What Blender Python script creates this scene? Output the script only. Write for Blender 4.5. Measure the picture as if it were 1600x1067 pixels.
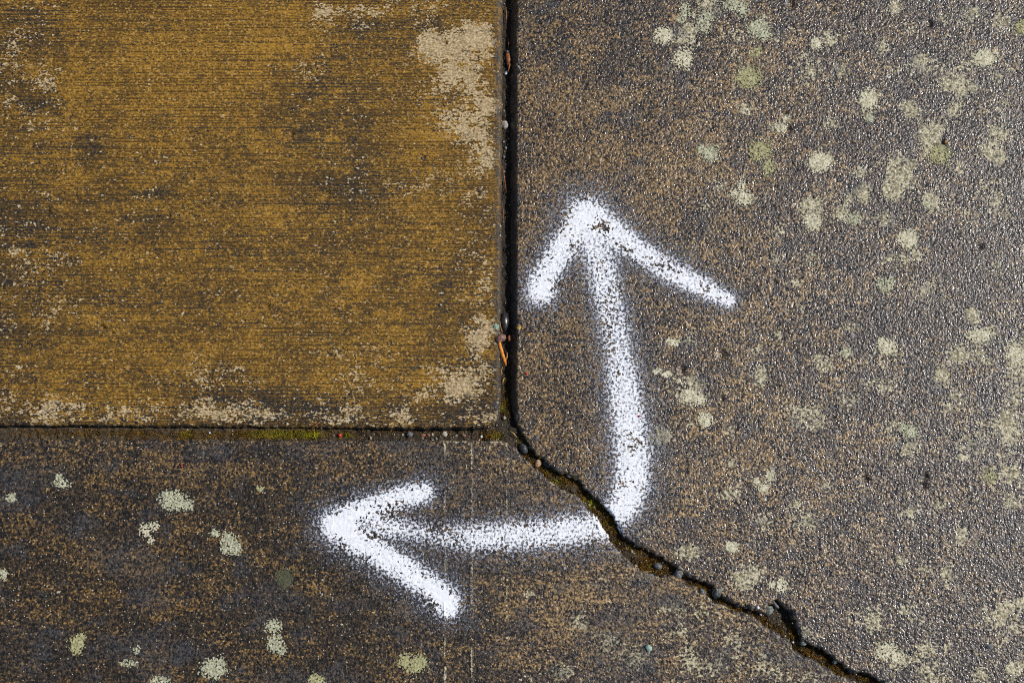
import bpy, math, random
import numpy as np
from mathutils import Vector

for o in list(bpy.data.objects):
    bpy.data.objects.remove(o)
S = bpy.context.scene
C = S.collection
R = math.radians

# ------------------------------------------------------------------ camera
DIST, TILT = 1.5, R(11.0)          # distance to the ground along the axis, tilt away from straight down
F = DIST / 0.0007                  # focal length in photograph pixels: 0.7 mm of ground per pixel at the centre
cam_d = bpy.data.cameras.new('camera')
cam_d.sensor_width = 36.0
cam_d.lens = 36.0 * F / 1600.0
cam_d.clip_start, cam_d.clip_end = 0.05, 200.0
cam = bpy.data.objects.new('camera', cam_d)
C.objects.link(cam)
CY, CZ = -DIST * math.sin(TILT), DIST * math.cos(TILT)
cam.location = (0, CY, CZ)
cam.rotation_euler = (TILT, 0, 0)
S.camera = cam

# ------------------------------------------------------------------ sky, sun, exposure
SUN_EL, SUN_AZ = 42.0, 16.0        # azimuth counted from +X (right) towards +Y (away)
world = bpy.data.worlds.new('World')
S.world = world
world.use_nodes = True
wn = world.node_tree
sky = wn.nodes.new('ShaderNodeTexSky')
sky.sky_type = 'NISHITA'
sky.sun_disc = False
sky.sun_elevation = R(SUN_EL)
sky.sun_rotation = R(90.0 - SUN_AZ)
bg = wn.nodes['Background']
bg.inputs['Strength'].default_value = 0.07
wn.links.new(sky.outputs[0], bg.inputs['Color'])
sun_d = bpy.data.lights.new('sun', 'SUN')
sun_d.energy = 4.2
sun_d.angle = R(0.53)
sun_d.color = (1.0, 0.955, 0.89)
sun = bpy.data.objects.new('sun', sun_d)
C.objects.link(sun)
sdir = Vector((math.cos(R(SUN_EL)) * math.cos(R(SUN_AZ)), math.cos(R(SUN_EL)) * math.sin(R(SUN_AZ)), math.sin(R(SUN_EL))))
sun.rotation_euler = sdir.to_track_quat('Z', 'Y').to_euler()
sun.location = sdir * 5
S.view_settings.view_transform = 'Standard'
S.view_settings.look = 'None'
S.view_settings.exposure = 0.3
S.view_settings.gamma = 1.0
S.view_settings.use_curve_mapping = False
S.render.engine = 'CYCLES'
S.cycles.use_denoising = False
S.cycles.filter_width = 1.05
S.cycles.max_bounces = 6
S.cycles.sample_clamp_indirect = 4.0

# ------------------------------------------------------------------ photograph pixel <-> ground
ct, st = math.cos(TILT), math.sin(TILT)
def to_px(X, Y):
    ry = Y - CY
    dep = ry * st + CZ * ct
    return 800.0 + F * X / dep, 533.5 - F * (ry * ct - CZ * st) / dep
def to_w(u, v):
    a, b = (u - 800.0) / F, (533.5 - v) / F
    dz = b * st - ct
    k = -CZ / dz
    return a * k, CY + k * (b * ct + st)
PX = 0.0007

# ------------------------------------------------------------------ noise
_ang = np.linspace(0, 2 * np.pi, 256, endpoint=False)
_GX, _GY = np.cos(_ang), np.sin(_ang)
def _hash(ix, iy, seed):
    h = (ix.astype(np.int64) * 374761393 + iy.astype(np.int64) * 668265263 + seed * 1442695041) & 0xFFFFFFFF
    h = ((h ^ (h >> 13)) * 1274126177) & 0xFFFFFFFF
    h = ((h ^ (h >> 16)) * 2246822519) & 0xFFFFFFFF
    return h ^ (h >> 15)
def hash01(ix, iy, seed):
    return (_hash(ix, iy, seed) & 0xFFFFFF) / float(0x1000000)
def perlin(x, y, seed):
    ix, iy = np.floor(x), np.floor(y)
    fx, fy = x - ix, y - iy
    ix, iy = ix.astype(np.int64), iy.astype(np.int64)
    wx, wy = fx * fx * fx * (fx * (fx * 6 - 15) + 10), fy * fy * fy * (fy * (fy * 6 - 15) + 10)
    def g(i, j):
        k = _hash(ix + i, iy + j, seed) & 255
        return _GX[k] * (fx - i) + _GY[k] * (fy - j)
    a = g(0, 0); a = a + wx * (g(1, 0) - a)
    b = g(0, 1); b = b + wx * (g(1, 1) - b)
    return (a + wy * (b - a)) * 1.5
def fbm(x, y, seed, n=4, gain=0.5):
    s, amp, t = 0.0, 1.0, 0.0
    for k in range(n):
        s = s + amp * perlin(x * 2 ** k + 17.3 * k, y * 2 ** k - 9.1 * k, seed + k)
        t += amp
        amp *= gain
    return s / t
def grains(x, y, seed):
    """rounded sand grains: 0 in the joints .. 1 on a grain"""
    ix, iy = np.floor(x).astype(np.int64), np.floor(y).astype(np.int64)
    best = np.full(x.shape, 9.0)
    hv = np.zeros(x.shape)
    for i in (-1, 0, 1):
        for j in (-1, 0, 1):
            h = _hash(ix + i, iy + j, seed)
            px = ix + i + 0.15 + 0.7 * (h & 1023) / 1023.0
            py = iy + j + 0.15 + 0.7 * ((h >> 10) & 1023) / 1023.0
            d = (x - px) ** 2 + (y - py) ** 2
            m = d < best
            best = np.where(m, d, best)
            hv = np.where(m, 0.45 + 0.55 * ((h >> 20) & 255) / 255.0, hv)
    return hv * np.clip(1.0 - best * 1.25, 0, 1)
def sm(x, a, b):
    t = np.clip((x - a) / (b - a), 0, 1)
    return t * t * (3 - 2 * t)

# ------------------------------------------------------------------ distances in pixel space
def seg_d2(u, v, a, b):
    ex, ey = b[0] - a[0], b[1] - a[1]
    L = ex * ex + ey * ey + 1e-9
    t = np.clip(((u - a[0]) * ex + (v - a[1]) * ey) / L, 0, 1)
    return (u - a[0] - t * ex) ** 2 + (v - a[1] - t * ey) ** 2, t
def poly_sdf(u, v, P):
    d = np.full(u.shape, 1e18)
    inside = np.zeros(u.shape, bool)
    for k in range(len(P)):
        a, b = P[k], P[(k + 1) % len(P)]
        d = np.minimum(d, seg_d2(u, v, a, b)[0])
        if a[1] != b[1]:
            c = ((a[1] > v) != (b[1] > v)) & (u < (b[0] - a[0]) * (v - a[1]) / (b[1] - a[1]) + a[0])
            inside ^= c
    d = np.sqrt(d)
    return np.where(inside, d, -d)
def blobs(u, v, L):
    s = 0.0
    for (x, y, rx, ry, k) in L:
        s = s + k * np.exp(-(((u - x) / rx) ** 2 + ((v - y) / ry) ** 2) * 0.9)
    return s

# slab outlines in photograph pixels (the far sides run well out of the picture)
FAR = 2900
SLAB_A = [(-FAR, -FAR), (786, -FAR), (783.5, 0), (781, 600), (780, 648), (777, 657), (770, 663), (758, 668), (640, 669), (400, 667), (0, 664), (-FAR, 650)]
EDGE_B = [(797, 0), (797, 630), (803, 656), (808, 668), (814, 680), (823, 692), (830, 706), (838, 714), (849, 720), (866, 736), (880, 742), (893, 746), (904, 757),
          (916, 768), (930, 780), (943, 792), (952, 802), (960, 812), (965, 822), (968, 832), (975, 842), (990, 851), (1008, 859), (1020, 866),
          (1035, 873), (1048, 882), (1060, 892), (1072, 900), (1085, 906), (1100, 909), (1108, 914), (1118, 926), (1132, 936), (1148, 944),
          (1165, 948), (1182, 954), (1197, 962), (1203, 946), (1214, 940), (1226, 950), (1236, 958), (1240, 972), (1246, 986), (1250, 998), (1258, 1008), (1275, 1012), (1288, 1020), (1300, 1030),
          (1318, 1042), (1330, 1050), (1350, 1054), (1372, 1064), (1450, 1110), (1700, 1280), (2600, 1760)]
EDGE_C = [(0, 685), (400, 687), (690, 688), (780, 688), (790, 690), (800, 694), (812, 706), (824, 718), (836, 728), (848, 739), (860, 749), (872, 757), (880, 764),
          (892, 769), (905, 775), (920, 790), (933, 806), (940, 816), (946, 828), (954, 840), (960, 850), (970, 858), (978, 868), (990, 880),
          (1003, 890), (1018, 896), (1030, 899), (1045, 895), (1056, 897), (1066, 905), (1080, 912), (1095, 920), (1104, 928), (1116, 938),
          (1130, 944), (1146, 951), (1162, 956), (1178, 961), (1190, 970), (1202, 980), (1218, 988), (1234, 999), (1240, 1010), (1250, 1020),
          (1268, 1026), (1282, 1034), (1296, 1044), (1312, 1054), (1328, 1059), (1345, 1064), (1362, 1072), (1440, 1125), (1680, 1300), (2580, 1790)]
SLAB_B = [(797, -FAR)] + EDGE_B + [(4200, 1760), (4200, -FAR)]
SLAB_C = [(-FAR, 676)] + EDGE_C + [(2580, 3600), (-FAR, 3600)]

# spray strokes: (u, v, half width, strength) in photograph pixels
STROKES = [
    ('shaft', [(921, 360, 22, .70), (940, 415, 24, .72), (953, 480, 23, .66), (964, 535, 23, .64), (974, 600, 25, .76), (983, 660, 26, .82), (989, 715, 27, .88), (988, 755, 26, .92), (977, 786, 24, .92), (962, 806, 20, .88), (950, 815, 18, .8)]),
    ('arrowhead', [(916, 342, 28, 1.0), (890, 372, 22, .90), (866, 408, 20, .86), (850, 436, 21, .94), (846, 453, 21, 1.06)]),
    ('arrowhead', [(916, 342, 28, 1.0), (952, 360, 22, .92), (1000, 394, 17, .84), (1050, 425, 17, .84), (1098, 449, 15, .90), (1138, 469, 11, .88)]),
    ('shaft', [(946, 821, 24, .74), (900, 828, 23, .78), (850, 833, 22, .76), (790, 838, 22, .74), (740, 840, 21, .70), (690, 837, 18, .52), (640, 828, 17, .56), (590, 822, 18, .74)]),
    ('arrowhead', [(527, 821, 21, 1.12), (555, 805, 21, 1.02), (590, 790, 18, .90), (625, 778, 17, .90), (661, 769, 16, .92)]),
    ('arrowhead', [(527, 821, 21, 1.12), (556, 842, 22, 1.0), (590, 864, 20, .94), (628, 886, 20, .96), (668, 914, 20, .98), (696, 938, 20, 1.12), (701, 947, 17, 1.0)]),
]
def paint_cov(u, v):
    best = np.zeros(u.shape); which = np.zeros(u.shape, int)
    miss = np.ones(u.shape)
    for k, (_, P) in enumerate(STROKES):
        c = np.zeros(u.shape)
        for a, b in zip(P[:-1], P[1:]):
            d2, t = seg_d2(u, v, a, b)
            hw = a[2] + t * (b[2] - a[2]); st_ = a[3] + t * (b[3] - a[3])
            q = np.sqrt(d2) / (hw * 1.06); c = np.maximum(c, st_ * (.80 / (1 + np.exp((q - .86) * 4.6)) + .26 * np.exp(-(q / 1.6) ** 2)))
        miss = miss * (1 - np.clip(c, 0, 1) * 0.93)
        m = c > best
        best = np.where(m, c, best); which = np.where(m, k, which)
    return np.maximum(best, .5 * best + .5 * (1 - miss)), which

# ------------------------------------------------------------------ material helpers
class NT:
    def __init__(s, name):
        s.m = bpy.data.materials.new(name); s.m.use_nodes = True
        s.t = s.m.node_tree; s.b = s.t.nodes['Principled BSDF']
        s.co = s.t.nodes.new('ShaderNodeTexCoord').outputs['Object']
    def put(s, sock, v):
        if isinstance(v, bpy.types.NodeSocket): s.t.links.new(v, sock)
        elif isinstance(v, (tuple, list)) and len(v) == 3 and sock.type == 'RGBA': sock.default_value = (*v, 1)
        else: sock.default_value = v
    def math(s, op, a, b=0.0, clamp=False):
        n = s.t.nodes.new('ShaderNodeMath'); n.operation = op; n.use_clamp = clamp
        s.put(n.inputs[0], a); s.put(n.inputs[1], b); return n.outputs[0]
    def add(s, *L):
        r = L[0]
        for x in L[1:]: r = s.math('ADD', r, x)
        return r
    def mul(s, a, b): return s.math('MULTIPLY', a, b)
    def noise(s, sx, sy, detail=2.0, rough=0.5, off=0.0):
        """noise with cells of about sx by sy millimetres"""
        mp = s.t.nodes.new('ShaderNodeMapping'); s.t.links.new(s.co, mp.inputs[0])
        mp.inputs['Scale'].default_value = (1000.0 / sx, 1000.0 / sy, 1000.0 / min(sx, sy)); mp.inputs['Location'].default_value = (off, off * 1.7, off * .3)
        n = s.t.nodes.new('ShaderNodeTexNoise'); n.inputs['Scale'].default_value = 1.0
        n.inputs['Detail'].default_value = detail; n.inputs['Roughness'].default_value = rough
        s.t.links.new(mp.outputs[0], n.inputs['Vector']); return n.outputs['Fac']
    def voro(s, sx, off=0.0, out='Distance'):
        mp = s.t.nodes.new('ShaderNodeMapping'); s.t.links.new(s.co, mp.inputs[0])
        mp.inputs['Scale'].default_value = (1000.0 / sx,) * 3; mp.inputs['Location'].default_value = (off, off * 1.7, off * .3)
        n = s.t.nodes.new('ShaderNodeTexVoronoi'); n.inputs['Scale'].default_value = 1.0
        s.t.links.new(mp.outputs[0], n.inputs['Vector']); return n.outputs[out]
    def sn(s, sx, sy, detail=2.0, rough=0.5, off=0.0):
        """the same noise, centred on 0 and stretched to about -1..1"""
        return s.mul(s.add(s.noise(sx, sy, detail, rough, off), -.5), 4.0)
    def cells(s, sx, sy, off=0.0):
        """three random values per grain"""
        mp = s.t.nodes.new('ShaderNodeMapping'); s.t.links.new(s.co, mp.inputs[0])
        mp.inputs['Scale'].default_value = (1000.0 / sx, 1000.0 / sy, 1000.0 / sx); mp.inputs['Location'].default_value = (off, off * 1.7, off * .3)
        n = s.t.nodes.new('ShaderNodeTexVoronoi'); n.inputs['Scale'].default_value = 1.0
        s.t.links.new(mp.outputs[0], n.inputs['Vector'])
        sep = s.t.nodes.new('ShaderNodeSeparateColor'); s.t.links.new(n.outputs['Color'], sep.inputs[0])
        return sep.outputs[0], sep.outputs[1], sep.outputs[2]
    def attr(s, name, out='Fac'):
        n = s.t.nodes.new('ShaderNodeAttribute'); n.attribute_name = name; return n.outputs[out]
    def step(s, x, a, b):
        n = s.t.nodes.new('ShaderNodeMapRange'); n.interpolation_type = 'SMOOTHSTEP'
        s.put(n.inputs[0], x); n.inputs[1].default_value = a; n.inputs[2].default_value = b; return n.outputs[0]
    def mix(s, f, a, b):
        n = s.t.nodes.new('ShaderNodeMix'); n.data_type = 'RGBA'
        s.put(n.inputs[0], f); s.put(n.inputs[6], a); s.put(n.inputs[7], b); return n.outputs[2]
    def scale(s, col, f):
        n = s.t.nodes.new('ShaderNodeVectorMath'); n.operation = 'SCALE'
        s.put(n.inputs[0], col); s.put(n.inputs['Scale'], f); return n.outputs[0]
    def bump(s, h, dist, strength=1.0):
        n = s.t.nodes.new('ShaderNodeBump'); n.inputs['Strength'].default_value = strength; n.inputs['Distance'].default_value = dist
        s.put(n.inputs['Height'], h); s.t.links.new(n.outputs[0], s.b.inputs['Normal']); s.t.links.new(n.outputs[0], s.b.inputs['Coat Normal'])
    def done(s, col, rough=0.8, spec=0.5):
        s.put(s.b.inputs['Base Color'], col); s.put(s.b.inputs['Roughness'], rough); s.put(s.b.inputs['Specular IOR Level'], spec)
        return s.m

def mat_ochre():
    n = NT('ochre_stained_broomed_concrete')
    xyz = n.t.nodes.new('ShaderNodeSeparateXYZ'); n.t.links.new(n.co, xyz.inputs[0])
    wob = n.add(n.mul(n.sn(220, 11, 1, .5, 61.), 2.2), n.mul(n.sn(30, 9, 1, .5, 63.), .5))
    wave = n.math('SINE', n.add(n.mul(xyz.outputs[1], 2 * math.pi * 1000 / 3.7), wob))
    line = n.add(n.mul(wave, n.add(.50, n.mul(n.sn(35, 14, 2, .5, 67.), .35))), n.mul(n.sn(170, 2.2, 0, .5, 19.), .65))
    streak2 = n.sn(7, 2.6, 1, .5, 31.0); fine = n.sn(2.6, 2.1, 1, .5, 5.0); fine2 = n.sn(5.0, 3.6, 2, .6, 77.0); mid = n.sn(13, 9, 3, .6, 88.); big = n.sn(60, 45, 3, .5, 3.0)
    g1, g2, g3 = n.cells(2.2, 1.7, 4.0)
    ochre = n.mix(n.step(n.add(n.mul(g1, .50), n.mul(big, .22), n.mul(fine, .36), n.mul(line, .46)), -.35, .95), (.050, .026, .004), (.320, .168, .017))
    ochre = n.mix(n.mul(n.step(g3, .90, .94), .6), ochre, (.42, .26, .075))
    gm = n.attr('grime_shade'); pa = n.attr('pale')
    dk = n.step(n.add(n.mul(line, .66), n.mul(streak2, .34), n.mul(fine, .46), n.mul(mid, .20), n.mul(g2, .50), n.mul(gm, .66)), .66, .86)
    col = n.mix(n.mul(dk, .92), ochre, n.mix(g3, (.009, .007, .005), (.050, .034, .016)))
    pl = n.step(n.add(n.mul(fine2, .62), n.mul(streak2, .36), n.mul(fine, .30), n.mul(line, .16), n.mul(mid, .30), n.mul(g2, .35), n.mul(pa, 1.2)), 1.14, 1.24)
    pale = n.mix(n.step(n.add(n.mul(fine, .6), g1), -.1, 1.1), (.235, .17, .085), (.45, .345, .195))
    col = n.mix(pl, col, pale)
    blk = n.step(n.add(n.mul(n.sn(3.0, 2.4, 1, .5, 201.), .8), n.mul(g3, .45), n.mul(mid, .25), n.mul(gm, .45), n.mul(n.math('MINIMUM', pa, .7), .30), n.mul(line, .22)), .96, 1.08)
    blk = n.mul(blk, n.step(pa, 1.7, .9)); col = n.mix(n.mul(blk, .94), col, (.010, .009, .009))
    wht = n.step(n.add(n.mul(g1, .9), n.mul(n.sn(6, 4, 1, .5, 311.), .30), n.mul(gm, .18), n.mul(mid, .2)), 1.12, 1.2)
    col = n.mix(n.mul(wht, .85), col, (.46, .39, .27))
    col = n.mix(n.mul(n.attr('edge'), n.step(fine2, -.9, .3)), col, (.036, .036, .037))
    n.bump(n.add(n.mul(line, .30), n.mul(fine, .30), n.mul(g1, .3)), .0007, .9)
    return n.done(col, .75, .3)

def mat_grey(dark):
    n = NT('dark_damp_concrete' if dark else 'weathered_grey_concrete')
    streak = n.sn(26, 3.0, 1, .5, 12.); fine = n.sn(2.6, 2.5, 1, .5, 5.); fine2 = n.sn(4.4, 3.8, 2, .6, 77.); mid = n.sn(9, 8, 3, .6, 44.); big = n.sn(48, 36, 4, .55, 9.)
    gs_ = 1.9 if dark else 2.0
    g1, g2, g3 = n.cells(gs_, gs_, 4.0)
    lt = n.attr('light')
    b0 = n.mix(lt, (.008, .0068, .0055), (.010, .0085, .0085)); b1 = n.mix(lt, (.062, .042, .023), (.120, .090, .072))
    base = n.mix(n.step(n.add(n.mul(fine, .5), g1), .10, 1.2), b0, b1)
    tan_f = n.step(n.add(n.mul(fine2, .52), n.mul(fine, .22), n.mul(streak, .30), n.mul(mid, .20), n.mul(g2, .62), n.mul(big, .22), n.attr('tan'), n.mul(lt, .12)), .38, .72)
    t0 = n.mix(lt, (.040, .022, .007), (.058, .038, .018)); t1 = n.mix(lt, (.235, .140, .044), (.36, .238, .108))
    tan = n.mix(n.step(n.add(n.mul(fine, .4), g3), .1, 1.1), t0, t1)
    col = n.mix(n.mul(tan_f, .92), base, tan)
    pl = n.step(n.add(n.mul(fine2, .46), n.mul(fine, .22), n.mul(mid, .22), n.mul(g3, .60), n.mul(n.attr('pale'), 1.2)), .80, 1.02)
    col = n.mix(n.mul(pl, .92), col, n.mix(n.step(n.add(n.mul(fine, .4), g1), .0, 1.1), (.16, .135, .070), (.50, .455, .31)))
    wht = n.step(n.voro(2.7, 55.), .28, .14)
    sel = n.step(n.cells(2.7, 2.7, 55.)[0], .84 if dark else .88, .88 if dark else .92)
    col = n.mix(n.mul(n.mul(wht, sel), .9), col, (.56, .52, .46))  # white specks: quartz grains, and sun glints painted into the colour
    blk = n.step(n.add(n.sn(3.2, 2.8, 1, .5, 201.), n.mul(g1, -.3)), .26, .46)
    col = n.mix(n.mul(blk, .82), col, (.008, .007, .008))
    col = n.mix(n.mul(n.attr('grime_shade'), n.step(fine, -1.2, .5)), col, n.mix(g1, (.008, .009, .012), (.060, .062, .070)))
    n.bump(n.add(n.mul(n.voro(gs_, 4.0), -.42), n.mul(fine, .30), n.mul(fine2, .16)), .0008 if not dark else .0007, 1.0)
    rough = n.add(n.mul(g2, .30 if not dark else .24), .24 if not dark else .36)
    rough = n.add(rough, n.mul(pl, .28))
    return n.done(col, rough, .6 if not dark else .35)

def mat_attr(name, a, b, rough=.9, spec=.3, sz=3.0, bump=.0005):
    n = NT(name)
    f = n.noise(sz, sz, 3, .6)
    col = n.mix(n.step(f, .35, .65), a, b)
    n.bump(n.noise(sz * .5, sz * .5, 2, .6, 8.), bump, .6)
    return n.done(col, rough, spec)

# ------------------------------------------------------------------ object helpers
def link_mesh(name, verts, faces, mat, parent=None, smooth=True):
    me = bpy.data.meshes.new(name)
    verts = np.asarray(verts, np.float32); faces = np.asarray(faces, np.int32)
    k = faces.shape[1]
    me.vertices.add(len(verts)); me.vertices.foreach_set('co', verts.ravel())
    me.loops.add(faces.size); me.loops.foreach_set('vertex_index', faces.ravel())
    me.polygons.add(len(faces)); me.polygons.foreach_set('loop_start', np.arange(0, faces.size, k, dtype=np.int32))
    me.update(calc_edges=True)
    if smooth: me.polygons.foreach_set('use_smooth', np.ones(len(faces), bool))
    if mat: me.materials.append(mat)
    o = bpy.data.objects.new(name, me); C.objects.link(o)
    if parent: o.parent = parent
    return o
def set_attr(o, name, val):
    a = o.data.attributes.new(name, 'FLOAT', 'POINT'); a.data.foreach_set('value', np.asarray(val, np.float32))
def tag(o, label, cat, group=None):
    o['label'] = label; o['category'] = cat
    if group: o['group'] = group
    return o
def empty(name, loc=(0, 0, 0)):
    o = bpy.data.objects.new(name, None); o.location = loc; C.objects.link(o); return o

# ------------------------------------------------------------------ the height grid
STEP = 0.00115
def axis(lo, hi, out):
    core = np.arange(lo, hi, STEP); e = STEP * np.cumsum(1.28 ** np.arange(1, 40)); e = e[e < out]
    return np.concatenate([lo - e[::-1], core, core[-1] + e])
gx = axis(-0.622, 0.622, 0.9); gy = axis(-0.378, 0.418, 0.9)
NX, NY = len(gx), len(gy)
GXX, GYY = np.meshgrid(gx, gy)
GU, GV = to_px(GXX, GYY)
core_w = (sm(GXX, -.66, -.625) * sm(-GXX, -.66, -.625) * sm(GYY, -.41, -.38) * sm(-GYY, -.45, -.42))   # relief only where the grid is fine
MM = 1000.0

def height_A(x, y, u, v, d):
    z = 0.0011 + .0005 * fbm(x * 14, y * 14, 3, 3)
    wear = 0.55 + 0.45 * sm(fbm(x * 22, y * 30, 51, 3), -.25, .25)
    z = z + wear * (.00036 * perlin(x * MM / 55, y * MM / 4.3, 11) + .00026 * perlin(x * MM / 24, y * MM / 2.9, 12))
    z = z + .00022 * perlin(x * MM / 3.0, y * MM / 2.6, 13) + .00014 * perlin(x * MM / 6, y * MM / 6, 14)
    w = .0042
    t = np.clip(1 - np.clip(d, 0, w) / w, 0, 1)
    return z - w * (1 - np.sqrt(np.clip(1 - t * t, 0, 1))) + np.minimum(d, 0) * 7
def height_B(x, y, u, v, d):
    far = sm(u, 900, 1550)
    z = .0006 * fbm(x * 12, y * 12, 5, 3)
    z = z + (.00020 + .00010 * far) * grains(x * MM / 2.5, y * MM / 2.5, 21) + (.00010 + .00005 * far) * perlin(x * MM / 4.6, y * MM / 4.6, 22)
    z = z + .00016 * (1 - far) * perlin(x * MM / 40, y * MM / 4.2, 23) + .00016 * perlin(x * MM / 11, y * MM / 11, 24)
    ch = 1 - sm(v, 628, 668)
    w = .0018 + .0028 * (1 - ch) * sm(perlin(u / 16, v / 16, 26), -.3, .5) + .0062 * ch + .0010 * ch * sm(60 - v, 0, 60) ; steep = 1.0 + .5 * ch
    t = np.clip(1 - np.clip(d + .0006 * perlin(x * MM / 5, y * MM / 5, 25), 0, w) / w, 0, 1)
    prof = ch * t ** 1.12 + (1 - ch) * (1 - np.sqrt(np.clip(1 - t * t, 0, 1)))
    return z - w * steep * prof + np.minimum(d, 0) * 6
def height_C(x, y, u, v, d):
    z = -.0004 + .0005 * fbm(x * 13, y * 13, 7, 3)
    z = z + .00036 * grains(x * MM / 2.4, y * MM / 2.3, 31) + .00016 * perlin(x * MM / 34, y * MM / 3.8, 32) + .00016 * perlin(x * MM / 4.4, y * MM / 4.4, 33)
    for (lu, a, b) in ((694.5, .0010, 1.3), (736.5, .0006, 1.6), (792, .0003, 1.4)):
        z = z + a * np.exp(-((u - lu - 1.2 * perlin(v / 60, v * 0, 34)) / b) ** 2) * sm(perlin(v / 45, v * 0 + lu, 35), -.5, .1) * sm(v, 690, 700)
    w = .0022 + .0026 * sm(u, 780, 800) * sm(perlin(u / 15, v / 15, 36), -.3, .5)
    t = np.clip(1 - np.clip(d, 0, w) / w, 0, 1)
    return z - w * (1 - np.sqrt(np.clip(1 - t * t, 0, 1))) + np.minimum(d, 0) * 6

def dA(u, v): return poly_sdf(u, v, SLAB_A) * PX + .0011 * perlin(u / 14, v / 14, 61) + .0007 * perlin(u / 5, v / 5, 62)
def dB(u, v):
    ch = 1 - sm(v, 628, 668)
    return poly_sdf(u, v, SLAB_B) * PX + (1 - .7 * ch) * (.0022 * perlin(u / 10, v / 10, 63) + .0014 * perlin(u / 4.5, v / 4.5, 64)) - .0014 * (1 - ch) * (1 - .6 * sm(u, 1060, 1100) * sm(-u, -1200, -1180))
def dC(u, v): return poly_sdf(u, v, SLAB_C) * PX + (.0009 + .0012 * sm(u, 780, 800)) * perlin(u / 10, v / 10, 65) + (.0006 + .0007 * sm(u, 780, 800)) * perlin(u / 4.5, v / 4.5, 66) - .0010 * sm(u, 780, 800)
# pits in the right slab (u, v, radius px, depth m)
PITS = [(1452, 38, 5, .0030), (1236, 6, 6, .0030), (1339, 153, 4, .0026), (1233, 201, 5, .003), (1225, 178, 4, .002), (1473, 223, 4, .0026), (944, 250, 4, .0026), (1128, 555, 7, .0026),
        (1066, 578, 5, .0024), (1128, 623, 4, .003), (1446, 745, 5, .003), (1443, 758, 5, .003), (1352, 747, 5, .0026), (1530, 385, 5, .002), (1210, 440, 4, .002), (1298, 15, 4, .002)]
PITS_A = [(660, 247, 4.5, .0026), (438, 391, 4, .0024), (418, 479, 4, .0024), (160, 512, 5, .0026), (174, 520, 4, .0024), (370, 212, 4, .002), (75, 330, 6, .002), (345, 324, 3.5, .002), (512, 302, 4, .002), (455, 210, 4, .002)]
def pits(u, v, L):
    s = 0.0
    for (a, b, r, dp) in L:
        s = s + dp * np.exp(-(((u - a) / r) ** 2 + ((v - b) / r) ** 2) ** 1.5)
    return s

PALE_A = [(708, 118, 64, 68, .80), (745, 178, 44, 48, .78), (690, 75, 60, 40, .55), (745, 60, 40, 40, .5), (650, 12, 60, 30, .55), (560, 25, 50, 26, .4), (525, 62, 36, 26, .45), (18, 92, 50, 55, .6),
          (55, 185, 60, 36, .45), (5, 420, 55, 75, .35), (628, 290, 44, 22, .6), (715, 280, 55, 50, .42), (748, 380, 36, 60, .72), (60, 490, 70, 36, .42), (330, 605, 85, 40, .74), (30, 640, 110, 32, .62),
          (180, 645, 150, 24, .5), (420, 648, 110, 18, .5), (560, 592, 55, 55, .55), (690, 602, 52, 34, .8), (742, 560, 36, 80, .72), (640, 652, 120, 18, .6), (90, 400, 55, 26, .45), (400, 505, 40, 20, .4),
          (540, 505, 60, 40, .35), (130, 260, 80, 30, .25), (760, 480, 22, 60, .5), (765, 655, 30, 14, .9), (60, 130, 40, 30, .4), (760, 250, 26, 40, .55), (500, 20, 22, 18, .6), (490, 110, 26, 20, .55)]
GRIME_A = [(132, 226, 24, 18, 1.25), (480, 150, 60, 55, .5), (545, 205, 55, 110, .4), (40, 60, 60, 45, .55), (370, 625, 75, 34, .6), (480, 645, 85, 26, .8), (540, 310, 70, 50, .5), (700, 640, 90, 30, .6),
           (235, 300, 55, 18, .5), (20, 335, 40, 26, .55), (60, 165, 36, 18, .7), (30, 360, 120, 20, .3), (60, 440, 70, 30, .4), (560, 50, 60, 40, .4), (660, 40, 50, 30, .35), (740, 600, 40, 50, .5),
           (690, 440, 40, 70, .3), (300, 430, 200, 60, .12), (150, 350, 160, 40, .2), (0, 520, 60, 40, .35), (400, 60, 130, 70, -.42), (230, 130, 130, 60, -.3), (250, 545, 150, 36, -.12), (650, 220, 40, 30, -.3)]

pavement = empty('pavement'); pavement['kind'] = 'structure'
m_A, m_B, m_C = mat_ochre(), mat_grey(False), mat_grey(True)
HEIGHT = {}
def build_slab(key, dfun, hfun, mat, attrs):
    d = dfun(GU, GV)
    Z = np.full(GU.shape, -.03)
    keep_v = d > -.0026
    uu, vv, xx, yy, dd = GU[keep_v], GV[keep_v], GXX[keep_v], GYY[keep_v], d[keep_v]
    z = hfun(xx, yy, uu, vv, dd)
    z = z * np.where(dd > .006, core_w[keep_v], 1)
    if key == 'B': z = z - pits(uu, vv, PITS)
    if key == 'A': z = z - pits(uu, vv, PITS_A)
    Z[keep_v] = np.maximum(z, -.022)
    HEIGHT[key] = Z
    cell = keep_v[:-1, :-1] & keep_v[1:, :-1] & keep_v[:-1, 1:] & keep_v[1:, 1:]
    idx = np.full(GU.shape, -1, np.int64); idx[keep_v] = np.arange(keep_v.sum())
    j, i = np.nonzero(cell)
    faces = np.stack([idx[j, i], idx[j, i + 1], idx[j + 1, i + 1], idx[j + 1, i]], 1)
    o = link_mesh('concrete_slab', np.stack([xx, yy, Z[keep_v]], 1), faces, mat, pavement)
    for nme, val in attrs(xx, yy, uu, vv, dd).items(): set_attr(o, nme, val)
    return o

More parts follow.
